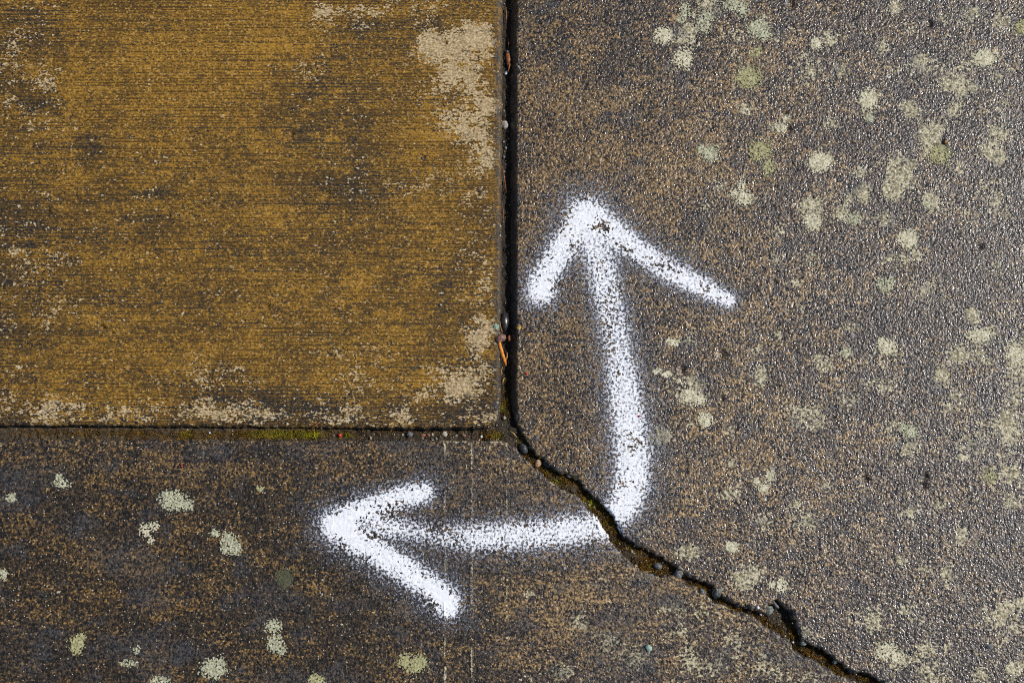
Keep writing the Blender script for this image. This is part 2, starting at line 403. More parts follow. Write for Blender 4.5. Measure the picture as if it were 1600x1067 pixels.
def attrs_A(x, y, u, v, d):
    n1, n2 = fbm(u / 60, v / 45, 71, 4), fbm(u / 45, v / 30, 75, 4)
    pale = np.clip(blobs(u, v, PALE_A), -.2, 1.1) * (1 + 1.2 * n1) + .30 * n1 + .25 * fbm(u / 16, v / 13, 85, 3) - .02
    grime_shade = blobs(u, v, GRIME_A) * (1 + .6 * n2) + .55 * n2 + .12 * perlin(u / 400, v / 14, 79) + .10 + .30 * sm(v, 615, 655) + .22 * sm(-u, -140, 0) + .25 * sm(u, 660, 775) * sm(v, 200, 420)
    edge = sm(u + 4 * perlin(v / 20, v * 0, 81), 768, 779) * (.75 + .5 * perlin(u / 6, v / 14, 82))
    edge = np.maximum(edge, sm(-d, -.0012, .0003))  # walls down in the joints coloured dark too, shade put into the colour
    grime_shade = grime_shade + .10 + .10 * sm(u, 500, 300) * sm(v, 150, 350)
    return dict(pale=pale, grime_shade=np.clip(grime_shade, -.6, 1.4), edge=np.clip(edge, 0, .95))
TAN_B = [(860, 250, 120, 260, .28), (1000, 280, 130, 60, .2), (1100, 230, 100, 80, .2), (850, 560, 60, 130, .2), (900, 690, 90, 60, .22), (1100, 720, 120, 60, .2), (1010, 30, 120, 60, -.1), (1290, 700, 130, 60, .12), (1180, 460, 120, 60, .1)]
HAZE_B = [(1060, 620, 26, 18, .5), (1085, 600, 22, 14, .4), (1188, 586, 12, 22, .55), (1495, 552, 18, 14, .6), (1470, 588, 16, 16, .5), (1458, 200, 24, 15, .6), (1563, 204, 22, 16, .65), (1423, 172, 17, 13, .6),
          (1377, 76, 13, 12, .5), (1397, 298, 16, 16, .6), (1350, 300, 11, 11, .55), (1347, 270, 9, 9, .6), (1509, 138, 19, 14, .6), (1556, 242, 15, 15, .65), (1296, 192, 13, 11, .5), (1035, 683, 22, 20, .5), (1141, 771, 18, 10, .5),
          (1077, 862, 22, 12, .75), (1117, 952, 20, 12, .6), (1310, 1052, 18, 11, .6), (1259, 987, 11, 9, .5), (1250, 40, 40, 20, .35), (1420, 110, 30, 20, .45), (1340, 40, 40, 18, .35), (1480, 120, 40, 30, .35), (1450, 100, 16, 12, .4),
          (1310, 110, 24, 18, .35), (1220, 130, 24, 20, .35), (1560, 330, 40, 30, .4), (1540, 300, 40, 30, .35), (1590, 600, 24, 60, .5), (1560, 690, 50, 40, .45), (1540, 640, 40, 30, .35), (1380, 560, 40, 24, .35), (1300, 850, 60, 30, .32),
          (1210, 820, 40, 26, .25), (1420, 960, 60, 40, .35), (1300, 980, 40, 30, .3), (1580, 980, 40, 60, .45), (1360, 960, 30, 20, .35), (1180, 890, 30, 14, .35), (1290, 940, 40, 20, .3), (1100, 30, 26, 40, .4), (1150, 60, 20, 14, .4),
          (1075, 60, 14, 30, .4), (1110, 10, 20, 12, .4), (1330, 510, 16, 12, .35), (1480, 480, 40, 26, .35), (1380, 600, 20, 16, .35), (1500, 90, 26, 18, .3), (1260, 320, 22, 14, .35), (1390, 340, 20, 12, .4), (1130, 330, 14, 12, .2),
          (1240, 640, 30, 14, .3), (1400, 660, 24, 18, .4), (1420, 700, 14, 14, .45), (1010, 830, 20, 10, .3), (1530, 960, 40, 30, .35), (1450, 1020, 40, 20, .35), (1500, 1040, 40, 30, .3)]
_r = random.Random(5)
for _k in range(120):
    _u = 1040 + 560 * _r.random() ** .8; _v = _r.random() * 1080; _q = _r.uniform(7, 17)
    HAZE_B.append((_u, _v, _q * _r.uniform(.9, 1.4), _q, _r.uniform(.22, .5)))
def attrs_B(x, y, u, v, d):
    n1, n2 = fbm(u / 70, v / 60, 91, 4), fbm(u / 30, v / 26, 95, 4)
    tan = blobs(u, v, TAN_B) + .5 * n1 + .25 * n2 - .30 * sm(u, 1080, 1560) + .06
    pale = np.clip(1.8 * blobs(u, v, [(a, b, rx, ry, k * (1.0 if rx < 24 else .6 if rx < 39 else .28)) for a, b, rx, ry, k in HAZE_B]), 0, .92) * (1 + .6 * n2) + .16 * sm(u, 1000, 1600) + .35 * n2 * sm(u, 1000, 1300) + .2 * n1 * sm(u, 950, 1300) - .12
    cov, _ = paint_cov(u, v)
    wet = sm(cov, .004, .06) * (.62 + .8 * n2)
    gr = .55 * np.clip(wet, 0, .78) + sm(-d, -.009, -.004) * (1 - sm(v, 640, 668)) * .75 + .55 * sm(fbm(u / 40, v / 40, 99, 3), .14, .42)  # slope along the vertical joint: its shade is painted in bluish dark
    rim = sm(-d, -.007, -.0006) * sm(v, 650, 690)
    gr = gr + rim * np.clip(.35 + 1.3 * fbm(u / 11, v / 11, 98, 2), 0, 1); pale = pale + .5 * rim * np.clip(1.6 * fbm(u / 9, v / 9, 96, 2), 0, 1)
    gr = gr + .7 * np.exp(-((v - 815 - 2 * perlin(u / 40, u * 0, 97)) / 3.5) ** 2) * sm(u, 1220, 1270) * sm(-u, -1430, -1300) + .5 * np.exp(-((v - 848 + (u - 1540) * .25) / 3.5) ** 2) * sm(u, 1500, 1550)
    return dict(tan=tan, pale=pale, grime_shade=np.clip(gr, 0, .85), light=np.clip(.28 + .60 * sm(u, 830, 1250) + .25 * sm(v, 600, 850) + .3 * n1, 0, 1.15))
HAZE_LIT_LIP_C = [(952, 1000, 24, 14, .7), (990, 1030, 26, 22, .5), (905, 968, 18, 14, .5), (875, 1050, 22, 14, .55), (1050, 945, 24, 12, .55), (1060, 985, 18, 12, .5), (1075, 1030, 22, 20, .5), (940, 910, 18, 12, .4), (826, 928, 12, 8, .6), (1000, 900, 18, 8, .35),
          (1100, 960, 20, 14, .4), (1150, 1000, 30, 20, .4), (1200, 1040, 40, 20, .4), (1120, 1040, 26, 16, .4), (704, 752, 8, 20, .35), (740, 698, 44, 5, .3), (712, 689.5, 18, 1.6, 1.1), (770, 690, 22, 1.5, 1.0), (64, 976, 10, 5, .4), (89, 926, 9, 8, .5), (830, 1060, 14, 8, .5), (1270, 1060, 30, 12, .4)]  # the two thinnest strips paint the sunlit lip of the joint edge pale
TAN_C = [(300, 720, 300, 40, .16), (140, 850, 160, 40, .12), (250, 930, 160, 40, .1), (880, 780, 120, 60, .16), (900, 900, 100, 60, .2), (620, 740, 90, 40, .14), (100, 1010, 120, 40, -.2), (60, 740, 80, 50, -.1), (480, 960, 120, 50, -.1), (1000, 960, 120, 80, .15), (480, 740, 60, 30, -.05)]
def attrs_C(x, y, u, v, d):
    n1, n2 = fbm(u / 70, v / 45, 101, 4), fbm(u / 28, v / 22, 105, 4)
    tan = blobs(u, v, TAN_C) + .5 * n1 + .22 * n2 + .10 * perlin(u / 200, v / 9, 108) - .02
    pale = np.clip(blobs(u, v, HAZE_LIT_LIP_C), 0, 1) * (1 + .5 * n2) - .10 + .16 * sm(u, 750, 1050) + .3 * n2 * sm(u, 700, 900)
    line = 0.0
    for lu, a in ((694.5, 1.5), (736.5, .85), (792, .6), (610, .25)):
        line = line + a * np.exp(-((u - lu - 1.2 * perlin(v / 60, v * 0, 34)) / 1.5) ** 2) * (.25 + .75 * sm(perlin(v / 45, v * 0 + lu, 35), -.5, .2))
    for lv, u0, u1 in ((910, 480, 600), (974, 490, 700), (725, 100, 300), (928, 100, 260)):
        line = line + .30 * np.exp(-((v - lv) / 2.0) ** 2) * sm(u, u0, u0 + 30) * sm(-u, -u1, -u1 + 60)
    cov, _ = paint_cov(u, v)
    wet = sm(cov, .004, .06) * (.62 + .8 * n2)
    gr = .55 * np.clip(wet, 0, .72) + .6 * sm(fbm(u / 50, v / 40, 109, 3), .12, .42) + .5 * sm(fbm(u / 150, v / 90, 112, 3), .05, .35) + .35 * blobs(u, v, [(105, 822, 20, 14, 1), (66, 990, 22, 14, 1), (40, 1020, 60, 30, .6), (300, 740, 60, 20, .5)])
    rim = sm(-d, -.006, -.0006) * sm(u, 780, 800)
    gr = gr + rim * np.clip(.30 + 1.2 * fbm(u / 11, v / 11, 110, 2), 0, 1); pale = pale + .6 * rim * np.clip(1.6 * fbm(u / 9, v / 9, 111, 2), 0, 1)
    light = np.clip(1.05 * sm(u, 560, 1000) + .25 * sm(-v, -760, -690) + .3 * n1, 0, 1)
    return dict(tan=tan + .3 * line, pale=pale + line, grime_shade=np.clip(gr, 0, .8), light=light)

slab_A = build_slab('A', dA, height_A, m_A, attrs_A)
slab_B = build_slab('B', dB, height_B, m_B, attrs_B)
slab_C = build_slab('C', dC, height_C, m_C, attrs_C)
slab_A['label'] = 'ochre stained broom finished concrete slab with straight edges'
slab_B['label'] = 'grey lichen spotted concrete slab glinting in the sun'
slab_C['label'] = 'dark brown damp concrete slab below the mossy joint'
TOP = np.maximum(np.maximum(HEIGHT['A'], HEIGHT['B']), HEIGHT['C'])

def sample(Z, x, y):
    i = np.clip(np.searchsorted(gx, x) - 1, 0, NX - 2); j = np.clip(np.searchsorted(gy, y) - 1, 0, NY - 2)
    fx = (x - gx[i]) / (gx[i + 1] - gx[i]); fy = (y - gy[j]) / (gy[j + 1] - gy[j])
    return (Z[j, i] * (1 - fx) + Z[j, i + 1] * fx) * (1 - fy) + (Z[j + 1, i] * (1 - fx) + Z[j + 1, i + 1] * fx) * fy

# ------------------------------------------------------------------ ground below and the soil in the joints
def mat_soil():
    n = NT('dark_damp_soil')
    f = n.noise(3, 3, 4, .6); g = n.voro(1.6, 3., 'Color')
    sep = n.t.nodes.new('ShaderNodeSeparateColor'); n.t.links.new(g, sep.inputs[0])
    dark = n.mix(sep.outputs[0], (.008, .0065, .005), (.036, .026, .015))
    col = n.mix(n.mul(n.attr('crust'), n.step(f, .3, .6)), dark, n.mix(sep.outputs[1], (.045, .032, .018), (.125, .088, .048)))
    n.bump(n.noise(1.6, 1.6, 3, .6, 4.), .0012, .8)
    return n.done(col, .85, .35)
m_soil = mat_soil()
gs = 40.0
ground = link_mesh('ground', [(-gs, -gs, -.035), (gs, -gs, -.035), (gs, gs, -.035), (-gs, gs, -.035)], [(0, 1, 2, 3)], mat_attr('bare_earth', (.05, .036, .022), (.11, .082, .05), .95, .2, 12.0, .004), smooth=False)
ground['kind'] = 'structure'
dtop = np.maximum(np.maximum(dA(GU, GV), dB(GU, GV)), dC(GU, GV))
sk = dtop < .006
su, sv, sx, sy = GU[sk], GV[sk], GXX[sk], GYY[sk]
vert = 1 - sm(sv, 625, 668)
in_crack = sm(su, 795, 812) * sm(sv, 670, 690)
SH_V, SH_H, SH_C = -.0125, -.0050, -.0078
def soil_h(u, v, x, y):
    vert = (1 - sm(v, 610, 664)) * sm(u, 740, 775); crk = sm(u, 792, 812) * sm(v, 664, 690)
    z = SH_H + vert * (SH_V - SH_H) + crk * (1 - vert) * (SH_C - SH_H)
    z = z - .0038 * sm(u, 500, 580) * sm(-u, -765, -750) * sm(v, 660, 668) * (1 - crk)
    z = z + .0035 * blobs(u, v, [(892, 764, 16, 8, 1), (990, 872, 16, 9, .9), (1000, 884, 10, 8, .6)])
    z = z - .004 * blobs(u, v, [(1228, 966, 12, 12, 1)]) - .0035 * sm(v, 670, 664) * (1 - vert) * sm(-v, -676, -668)
    return z + .0016 * perlin(x * MM / 9, y * MM / 9, 131) + .0011 * perlin(x * MM / 4, y * MM / 4, 132) + .0005 * perlin(x * MM / 2, y * MM / 2, 133)
sz = soil_h(su, sv, sx, sy)
idx = np.full(GU.shape, -1, np.int64); idx[sk] = np.arange(sk.sum())
cell = sk[:-1, :-1] & sk[1:, :-1] & sk[:-1, 1:] & sk[1:, 1:]
j, i = np.nonzero(cell)
soil = link_mesh('soil', np.stack([sx, sy, sz], 1), np.stack([idx[j, i], idx[j, i + 1], idx[j + 1, i + 1], idx[j + 1, i]], 1), m_soil)
soil['kind'] = 'structure'
set_attr(soil, 'crust', np.clip(.42 * (1 - vert) * (1 - sm(su, 480, 560)) + .15 * (1 - vert) + .6 * blobs(su, sv, [(892, 764, 16, 8, 1), (990, 872, 16, 9, 1)]) - .25 * in_crack, 0, 1))
SOIL = np.full(GU.shape, -.03); SOIL[sk] = sz
SURF = np.maximum(TOP, SOIL)

# ------------------------------------------------------------------ moss in the crack and the joint
rng = np.random.default_rng(7)
def build_moss():
    cand = np.argwhere(cell & (dtop[:-1, :-1] < -.0001))
    cu, cv = GU[cand[:, 0], cand[:, 1]], GV[cand[:, 0], cand[:, 1]]
    inview = (cu > -60) & (cu < 1660) & (cv > -60) & (cv < 1130)
    cand, cu, cv = cand[inview], cu[inview], cv[inview]
    crk = sm(cu, 800, 815) * sm(cv, 672, 690)
    bare = blobs(cu, cv, [(892, 764, 15, 7, 1.2), (985, 866, 14, 8, 1.2), (1200, 966, 12, 6, .5), (1222, 962, 16, 16, 1.4), (1080, 908, 14, 5, .7)])
    p_c = crk * np.clip(1.0 - bare, 0, 1) * (.25 + .75 * sm(fbm(cu / 13, cv / 13, 141, 3), -.30, .12))
    hj = (1 - crk) * sm(cv, 668, 673) * sm(-cu, -800, -770)
    p_h = hj * np.clip(blobs(cu, cv, [(330, 681, 90, 7, .40), (440, 678, 44, 6, 1.1), (480, 679, 20, 6, 1.0), (540, 680, 20, 5, .5), (210, 676, 30, 6, .6), (130, 676, 40, 6, .45), (60, 675, 40, 6, .35), (290, 678, 12, 6, .8), (772, 680, 16, 7, .95), (620, 674, 120, 5, .25), (390, 678, 20, 5, .6)]), 0, 1)
    p_v = (1 - sm(cv, 640, 662)) * blobs(cu, cv, [(793, 640, 9, 24, .8), (782, 635, 4, 6, 1.0), (790, 600, 6, 20, .3)])
    p = np.clip(p_c + p_h + p_v, 0, 1)
    yellow = np.clip(blobs(cu, cv, [(925, 785, 13, 9, 1.0), (870, 752, 8, 6, .7), (815, 690, 8, 10, .35), (440, 678, 44, 7, .7), (488, 680, 12, 6, 1.0), (290, 678, 12, 6, .5), (775, 680, 14, 7, .5), (782, 635, 5, 8, 1.0), (540, 680, 10, 6, .6), (955, 822, 10, 10, .25), (990, 852, 10, 8, .4)]) + .25 * fbm(cu / 14, cv / 14, 145, 2), 0, 1)
    V, Fc, colr = [], [], []
    for rep in range(6):
        pick = rng.random(len(p)) < p * .95
        x = GXX[cand[pick, 0], cand[pick, 1]] + rng.random(pick.sum()) * STEP
        y = GYY[cand[pick, 0], cand[pick, 1]] + rng.random(pick.sum()) * STEP
        z = sample(SOIL, x, y)
        n = len(x); a = rng.random(n) * 6.283; L = .0008 + .0014 * rng.random(n); wd = .00035 + .0003 * rng.random(n); lean = rng.random(n) * 1.2
        dx, dy = np.cos(a), np.sin(a); b0 = len(np.concatenate(V)) if V else 0
        p0 = np.stack([x - dy * wd, y + dx * wd, z - .0002], 1); p1 = np.stack([x + dy * wd, y - dx * wd, z - .0002], 1)
        p2 = np.stack([x + dx * L * lean, y + dy * L * lean, z + L * .9], 1)
        V.append(np.stack([p0, p1, p2], 1).reshape(-1, 3))
        k = np.arange(n) * 3 + b0
        Fc.append(np.stack([k, k + 1, k + 2], 1)); colr.append(np.repeat(np.clip(yellow[pick] + .25 * (rng.random(n) - .5), 0, 1), 3))
    n = NT('brown_and_yellow_green_moss')
    nz = n.noise(2.2, 2.2, 2, .6)
    big = n.noise(9, 9, 3, .6, 21.); brown = n.mix(n.step(nz, .3, .7), n.mix(n.step(big, .38, .6), (.018, .010, .0015), (.07, .034, .002)), n.mix(n.step(big, .38, .62), (.09, .042, .003), (.27, .125, .005)))
    col = n.mix(n.attr('yellow'), brown, n.mix(n.step(nz, .3, .65), (.13, .12, .004), (.36, .33, .012)))
    o = link_mesh('moss', np.concatenate(V), np.concatenate(Fc), n.done(col, .7, .3), smooth=False)
    set_attr(o, 'yellow', np.concatenate(colr))
    o['kind'] = 'stuff'; o['label'] = 'brown and yellow green moss filling the crack and the joint'; o['category'] = 'moss'
build_moss()

# ------------------------------------------------------------------ sprayed paint: thin crust of paint cells lying on the concrete
def crust(cov_keep, x0, x1, y0, y1, stepc, lift, seed, zvar=0.0):
    """cells of a fine grid kept where cov_keep(u, v, x, y, i, j) is True, draped on the ground"""
    i0, i1, j0, j1 = int(math.floor(x0 / stepc)), int(math.ceil(x1 / stepc)), int(math.floor(y0 / stepc)), int(math.ceil(y1 / stepc))
    I, J = np.meshgrid(np.arange(i0, i1), np.arange(j0, j1))
    X, Y = (I + .5) * stepc, (J + .5) * stepc
    U, V = to_px(X, Y)
    keep, part = cov_keep(U, V, X, Y, I, J)
    out = []
    for pid in np.unique(part[keep]):
        jj, ii = np.nonzero(keep & (part == pid))
        ci, cj = I[jj, ii], J[jj, ii]
        W = int(i1 - i0 + 2)
        key = lambda a, b: (a - i0) + (b - j0) * W
        k4 = np.stack([key(ci, cj), key(ci + 1, cj), key(ci + 1, cj + 1), key(ci, cj + 1)], 1)
        uq, inv = np.unique(k4.ravel(), return_inverse=True)
        vi, vj = uq % W + i0, uq // W + j0
        vx = (vi + .55 * (hash01(vi, vj, seed) - .5)) * stepc; vy = (vj + .55 * (hash01(vi, vj, seed + 1) - .5)) * stepc
        vz = sample(SURF, vx, vy) + lift + zvar * hash01(vi, vj, seed + 2)
        out.append((int(pid), np.stack([vx, vy, vz], 1), inv.reshape(-1, 4)))
    return out

def paint_thr(X, Y):
    """grain by grain resistance to the spray, spread evenly over 0..1"""
    r = perlin(X * MM / 3.0, Y * MM / 3.0, 21) + .8 * perlin(X * MM / 1.7, Y * MM / 1.7, 511) + .55 * perlin(X * MM / 1.05, Y * MM / 1.05, 512)
    return .5 + .5 * np.tanh(1.75 * r)
def paint_spots(X, Y, U, V):
    return (perlin(X * MM / 4.2, Y * MM / 4.2, 521) + .7 * perlin(X * MM / 2.3, Y * MM / 2.3, 522)) + .9 * perlin(X * MM / 24, Y * MM / 24, 523) + .55 * blobs(U, V, [(578, 812, 12, 10, 1), (590, 836, 14, 9, 1), (668, 900, 14, 7, 1), (930, 356, 20, 7, 1), (985, 390, 18, 7, 1), (905, 830, 60, 14, .3)])
def paint_keep(U, V, X, Y, I, J):
    cov, which = paint_cov(U, V)
    dd = np.maximum(dB(U, V), dC(U, V))
    hsurf = sample(SURF, X, Y)
    thr = paint_thr(X, Y)
    hole = paint_spots(X, Y, U, V) > .66 + .9 * sm(cov, .985, 1.06)
    drops = (cov > .008) & (hash01(I, J, 501) < .05 + cov * .4) & (hash01(I, J, 502) < cov * 6)
    keep = ((thr < cov * 1.25 + .02) | drops) & (cov > .006) & ~hole & (dd > .0002) & (hsurf > -.004)
    return keep, which
def build_paint():
    px = [p[0] for _, P in STROKES for p in P]; py = [p[1] for _, P in STROKES for p in P]
    xa, ya = to_w(min(px) - 70, max(py) + 70); xb, yb = to_w(max(px) + 70, min(py) - 70)
    n = NT('white_spray_paint')
    f = n.noise(5, 5, 3, .6)
    col = n.mix(n.step(f, .35, .7), (.65, .675, .72), (.74, .755, .775))
    col = n.mix(n.attr('thick'), (.12, .135, .18), col)
    n.bump(n.noise(1.3, 1.3, 2, .5, 6.), .0003, .5)
    mp = n.done(col, .5, .4)
    lx, ly = to_w(740, 650)
    root = empty('painted_arrow', (lx, ly, 0))
    tag(root, 'white sprayed bent arrow with two heads across the crack', 'painted arrow')
    for pid, V, Fq in crust(paint_keep, min(xa, xb) - .02, max(xa, xb) + .02, ya, yb, .00056, .00020, 531):
        pu, pv = to_px(V[:, 0], V[:, 1])
        cov, _ = paint_cov(pu, pv)
        thr = paint_thr(V[:, 0], V[:, 1])
        hv = hash01(np.round(V[:, 0] * 4e6).astype(np.int64), np.round(V[:, 1] * 4e6).astype(np.int64), 542)
        thick = np.clip(sm(cov * 1.02 - thr + .30 * (hv - .5), -.16, .22) * (.35 + .65 * sm(cov, .1, .7)), 0, 1)
        V[:, 0] -= lx; V[:, 1] -= ly
        o = link_mesh(STROKES[pid][0], V, Fq, mp, root)
        set_attr(o, 'thick', thick)
build_paint()

# ------------------------------------------------------------------ lichens, one crust each
LM = {'grey': mat_attr('grey_green_lichen', (.19, .19, .12), (.46, .46, .335), .92, .2, 2.2, .0006),
      'white': mat_attr('whitish_lichen', (.28, .262, .17), (.58, .55, .41), .92, .2, 2.2, .0006),
      'green': mat_attr('yellow_green_lichen', (.17, .165, .078), (.39, .375, .21), .92, .2, 2.2, .0006),
      'olive': mat_attr('dark_olive_lichen', (.040, .044, .026), (.085, .088, .052), .92, .2, 2.2, .0006)}
G_R, G_C = 'lichens on the grey slab', 'lichens on the dark brown slab'
# (list of lobes (u, v, rx, ry), kind, hole share, group, label)
LICHENS = [
    ([(1037, 56, 15, 13)], 'white', .12, G_R, 'whitish lichen spot above the upward arrow head, nearest the top of the vertical joint'),
    ([(1068, 92, 16, 16)], 'white', .18, G_R, 'round whitish lichen just below right of the topmost left lichen spot'),
    ([(1070, 18, 9, 15), (1063, 30, 8, 8)], 'grey', .25, G_R, 'narrow grey lichen at the top edge, left of a cluster'),
    ([(1100, 38, 13, 15), (1108, 26, 9, 9)], 'grey', .22, G_R, 'small grey lichen in the top cluster, between two larger ones'),
    ([(1149, 8, 22, 14), (1162, 18, 12, 10)], 'grey', .28, G_R, 'ragged grey lichen cut by the top edge of the picture'),
    ([(1185, 45, 20, 15), (1194, 54, 12, 10)], 'grey', .16, G_R, 'wide pale grey lichen below the one cut by the top edge'),
    ([(1179, 84, 11, 8), (1185, 78, 6, 6)], 'green', .25, G_R, 'small green lichen between the wide grey and the round yellow green one'),
    ([(1169, 121, 21, 18)], 'green', .14, G_R, 'round yellow green lichen, largest of its colour near the top'),
    ([(1275, 68, 10, 10)], 'white', .10, G_R, 'tiny clean whitish lichen alone near the top'),
    ([(1539, 91, 18, 15)], 'white', .10, G_R, 'bright whitish lichen near the top right corner'),
    ([(1597, 44, 14, 13)], 'green', .2, G_R, 'greenish lichen cut by the right edge near the top corner'),
    ([(1357, 156, 17, 17)], 'white', .12, G_R, 'whitish lichen with a black pit at its left side'),
    ([(1358, 184, 9, 8)], 'grey', .15, G_R, 'tiny grey lichen right under the one with the black pit'),
    ([(1188, 236, 19, 18), (1201, 262, 11, 13)], 'green', .20, G_R, 'yellow green lichen with a tail pointing down right'),
    ([(1109, 240, 15, 13), (1095, 234, 8, 7)], 'grey', .15, G_R, 'rounded grey lichen left of the tailed yellow green one'),
    ([(1281, 254, 19, 16), (1293, 248, 9, 9)], 'white', .10, G_R, 'solid whitish lichen with frayed upper corner right of the tailed one'),
    ([(1159, 292, 8, 10), (1163, 310, 16, 13), (1148, 303, 7, 7)], 'white', .22, G_R, 'ragged three lobed whitish lichen above the right barb'),
    ([(1468, 241, 20, 17)], 'green', .22, G_R, 'round greenish lichen under a dark pit on the right side'),
    ([(1218, 200, 13, 8), (1228, 186, 6, 7)], 'white', .2, G_R, 'small pale lichen between two black pits'),
    ([(1269, 347, 15, 14)], 'white', .14, G_R, 'pale lichen right of the arrow apex at the same height'),
    ([(1335, 342, 12, 10)], 'grey', .2, G_R, 'small grey lichen at arrow apex height, right of a pale one'),
    ([(1448, 320, 7, 6)], 'grey', .15, G_R, 'very small grey lichen dot on the glinting right side'),
    ([(1419, 374, 16, 15)], 'white', .08, G_R, 'clean pale round lichen on the glinting right side, solid all over'),
    ([(1269, 406, 14, 14)], 'grey', .38, G_R, 'ring shaped grey lichen with a hollow centre'),
    ([(1382, 446, 14, 13), (1393, 438, 7, 7)], 'grey', .25, G_R, 'faint grey lichen below left of the clean pale round one'),
    ([(1529, 525, 20, 13), (1543, 518, 8, 8)], 'white', .16, G_R, 'wide pale lichen near the right edge at mid height'),
    ([(1386, 542, 17, 13), (1378, 534, 8, 8)], 'white', .16, G_R, 'pale lichen at mid height left of the wide one'),
    ([(1321, 551, 9, 8)], 'grey', .12, G_R, 'small grey lichen at mid height, leftmost of three in a row'),
    ([(1588, 553, 16, 20)], 'white', .14, G_R, 'tall pale lichen touching the right edge at mid height'),
    ([(1052, 535, 11, 6), (1046, 532, 6, 5)], 'white', .15, G_R, 'thin pale lichen just right of the long arrow shaft'),
    ([(1042, 585, 10, 5), (1027, 580, 8, 5)], 'white', .15, G_R, 'thin pale lichen sliver beside the middle of the shaft'),
    ([(1080, 619, 15, 12), (1094, 624, 8, 10)], 'white', .13, G_R, 'pale lichen patch right of the lower shaft'),
    ([(1102, 656, 12, 11)], 'white', .10, G_R, 'round pale lichen below the patch right of the lower shaft'),
    ([(1423, 674, 13, 12), (1412, 668, 8, 8)], 'grey', .22, G_R, 'grey lichen low on the glinting right side'),
    ([(1193, 762, 9, 9), (1204, 744, 8, 9), (1182, 752, 6, 7)], 'white', .16, G_R, 'forked pale lichen right of the arrow bend'),
    ([(1143, 854, 11, 9)], 'white', .08, G_R, 'bright small lichen just above the wide crack'),
    ([(1222, 914, 10, 12), (1206, 914, 7, 7)], 'white', .2, G_R, 'pale lichen just above the dark hole in the crack'),
    ([(1386, 1018, 20, 15), (1402, 1026, 12, 10)], 'white', .18, G_R, 'large pale lichen right of the lower end of the crack'),
    ([(1546, 744, 14, 13)], 'green', .3, G_R, 'greenish lichen in the brightest glare near the right edge'),
    ([(96, 755, 13, 9), (92, 746, 6, 7)], 'grey', .2, G_C, 'small grey lichen near the left edge below the mossy joint'),
    ([(18, 778, 9, 8)], 'grey', .18, G_C, 'tiny grey lichen at the left edge below the joint'),
    ([(272, 782, 22, 16), (290, 788, 12, 9), (262, 776, 10, 8)], 'grey', .14, G_C, 'largest grey green lichen on the dark slab, below the mossy joint'),
    ([(228, 828, 12, 12), (240, 822, 11, 8), (236, 842, 6, 9)], 'white', .26, G_C, 'ragged whitish lichen down left of the largest one'),
    ([(336, 833, 8, 6), (357, 842, 13, 12), (366, 855, 13, 13), (352, 858, 8, 8)], 'grey', .16, G_C, 'several lobed grey green lichen down right of the largest one'),
    ([(5, 896, 8, 9)], 'grey', .14, G_C, 'small grey green lichen at the left edge, alone half way down'),
    ([(120, 1006, 12, 14), (126, 996, 8, 8)], 'green', .10, G_C, 'upright yellow green lichen near the lower left corner'),
    ([(428, 978, 13, 11), (430, 1005, 13, 15), (440, 1014, 8, 8)], 'grey', .16, G_C, 'tall pinched grey green lichen below the left arrow head'),
    ([(334, 1044, 19, 16), (344, 1036, 9, 9)], 'grey', .12, G_C, 'solid grey green lichen at the bottom, left of the tall pinched one'),
    ([(200, 1036, 14, 6), (214, 1016, 6, 8)], 'grey', .25, G_C, 'thin slanting grey lichen near the bottom left'),
    ([(250, 1063, 18, 8)], 'grey', .22, G_C, 'pale lichen cut by the bottom edge, between two others'),
    ([(407, 764, 6, 5)], 'green', .15, G_C, 'tiny green lichen dot up left of the left arrow head'),
    ([(493, 1061, 13, 9)], 'green', .14, G_C, 'yellow green lichen cut by the bottom edge under the left arrow head'),
    ([(634, 1032, 13, 12), (655, 1036, 13, 13), (645, 1044, 12, 8)], 'green', .14, G_C, 'heart shaped yellow green lichen beside the thin vertical ridge'),
    ([(445, 904, 13, 16)], 'olive', .10, G_C, 'dark olive lichen left of the lower barb'),
]
def build_lichens():
    for n_, (lobes, kind, holes, grp, label) in enumerate(LICHENS):
        cx = sum(l[0] for l in lobes) / len(lobes); cy = sum(l[1] for l in lobes) / len(lobes)
        R_ = max(max(abs(l[0] - cx) + l[2] * 1.5, abs(l[1] - cy) + l[3] * 1.5) for l in lobes)
        xa, ya = to_w(cx - R_, cy + R_); xb, yb = to_w(cx + R_, cy - R_)
        lx, ly = to_w(cx, cy)
        def keep(U, V, X, Y, I, J):
            d = np.full(U.shape, 9.0)
            for (a, b, rx, ry) in lobes:
                d = np.minimum(d, np.hypot((U - a) / (rx * 1.14), (V - b) / (ry * 1.14)))
            e = d + .34 * perlin(U / 9, V / 9, 600 + n_) + .26 * perlin(U / 4, V / 4, 640 + n_) + .16 * (hash01(I, J, 701) - .5)
            hl = sm(perlin(X * MM / 2.3, Y * MM / 2.3, 800 + n_), -.8, .8) * .75 + .25 * hash01(I, J, 702)
            if 'ring' in label: hl = hl + .35 * sm(-d, -.5, -.2)
            return (e < .98) & (hl < .98 - holes * 1.3 - .36 * sm(d, .4, 1.0)) & (sample(SURF, X, Y) > -.0022), np.zeros(U.shape, int)
        got = crust(keep, xa, xb, ya, yb, .00074, .00026, 711 + n_, .0004)
        if not got: continue
        _, V, Fq = got[0]
        V[:, 0] -= lx; V[:, 1] -= ly
        o = link_mesh('lichen', V, Fq, LM[kind]); o.location = (lx, ly, 0)
        tag(o, label, 'lichen', grp)
build_lichens()

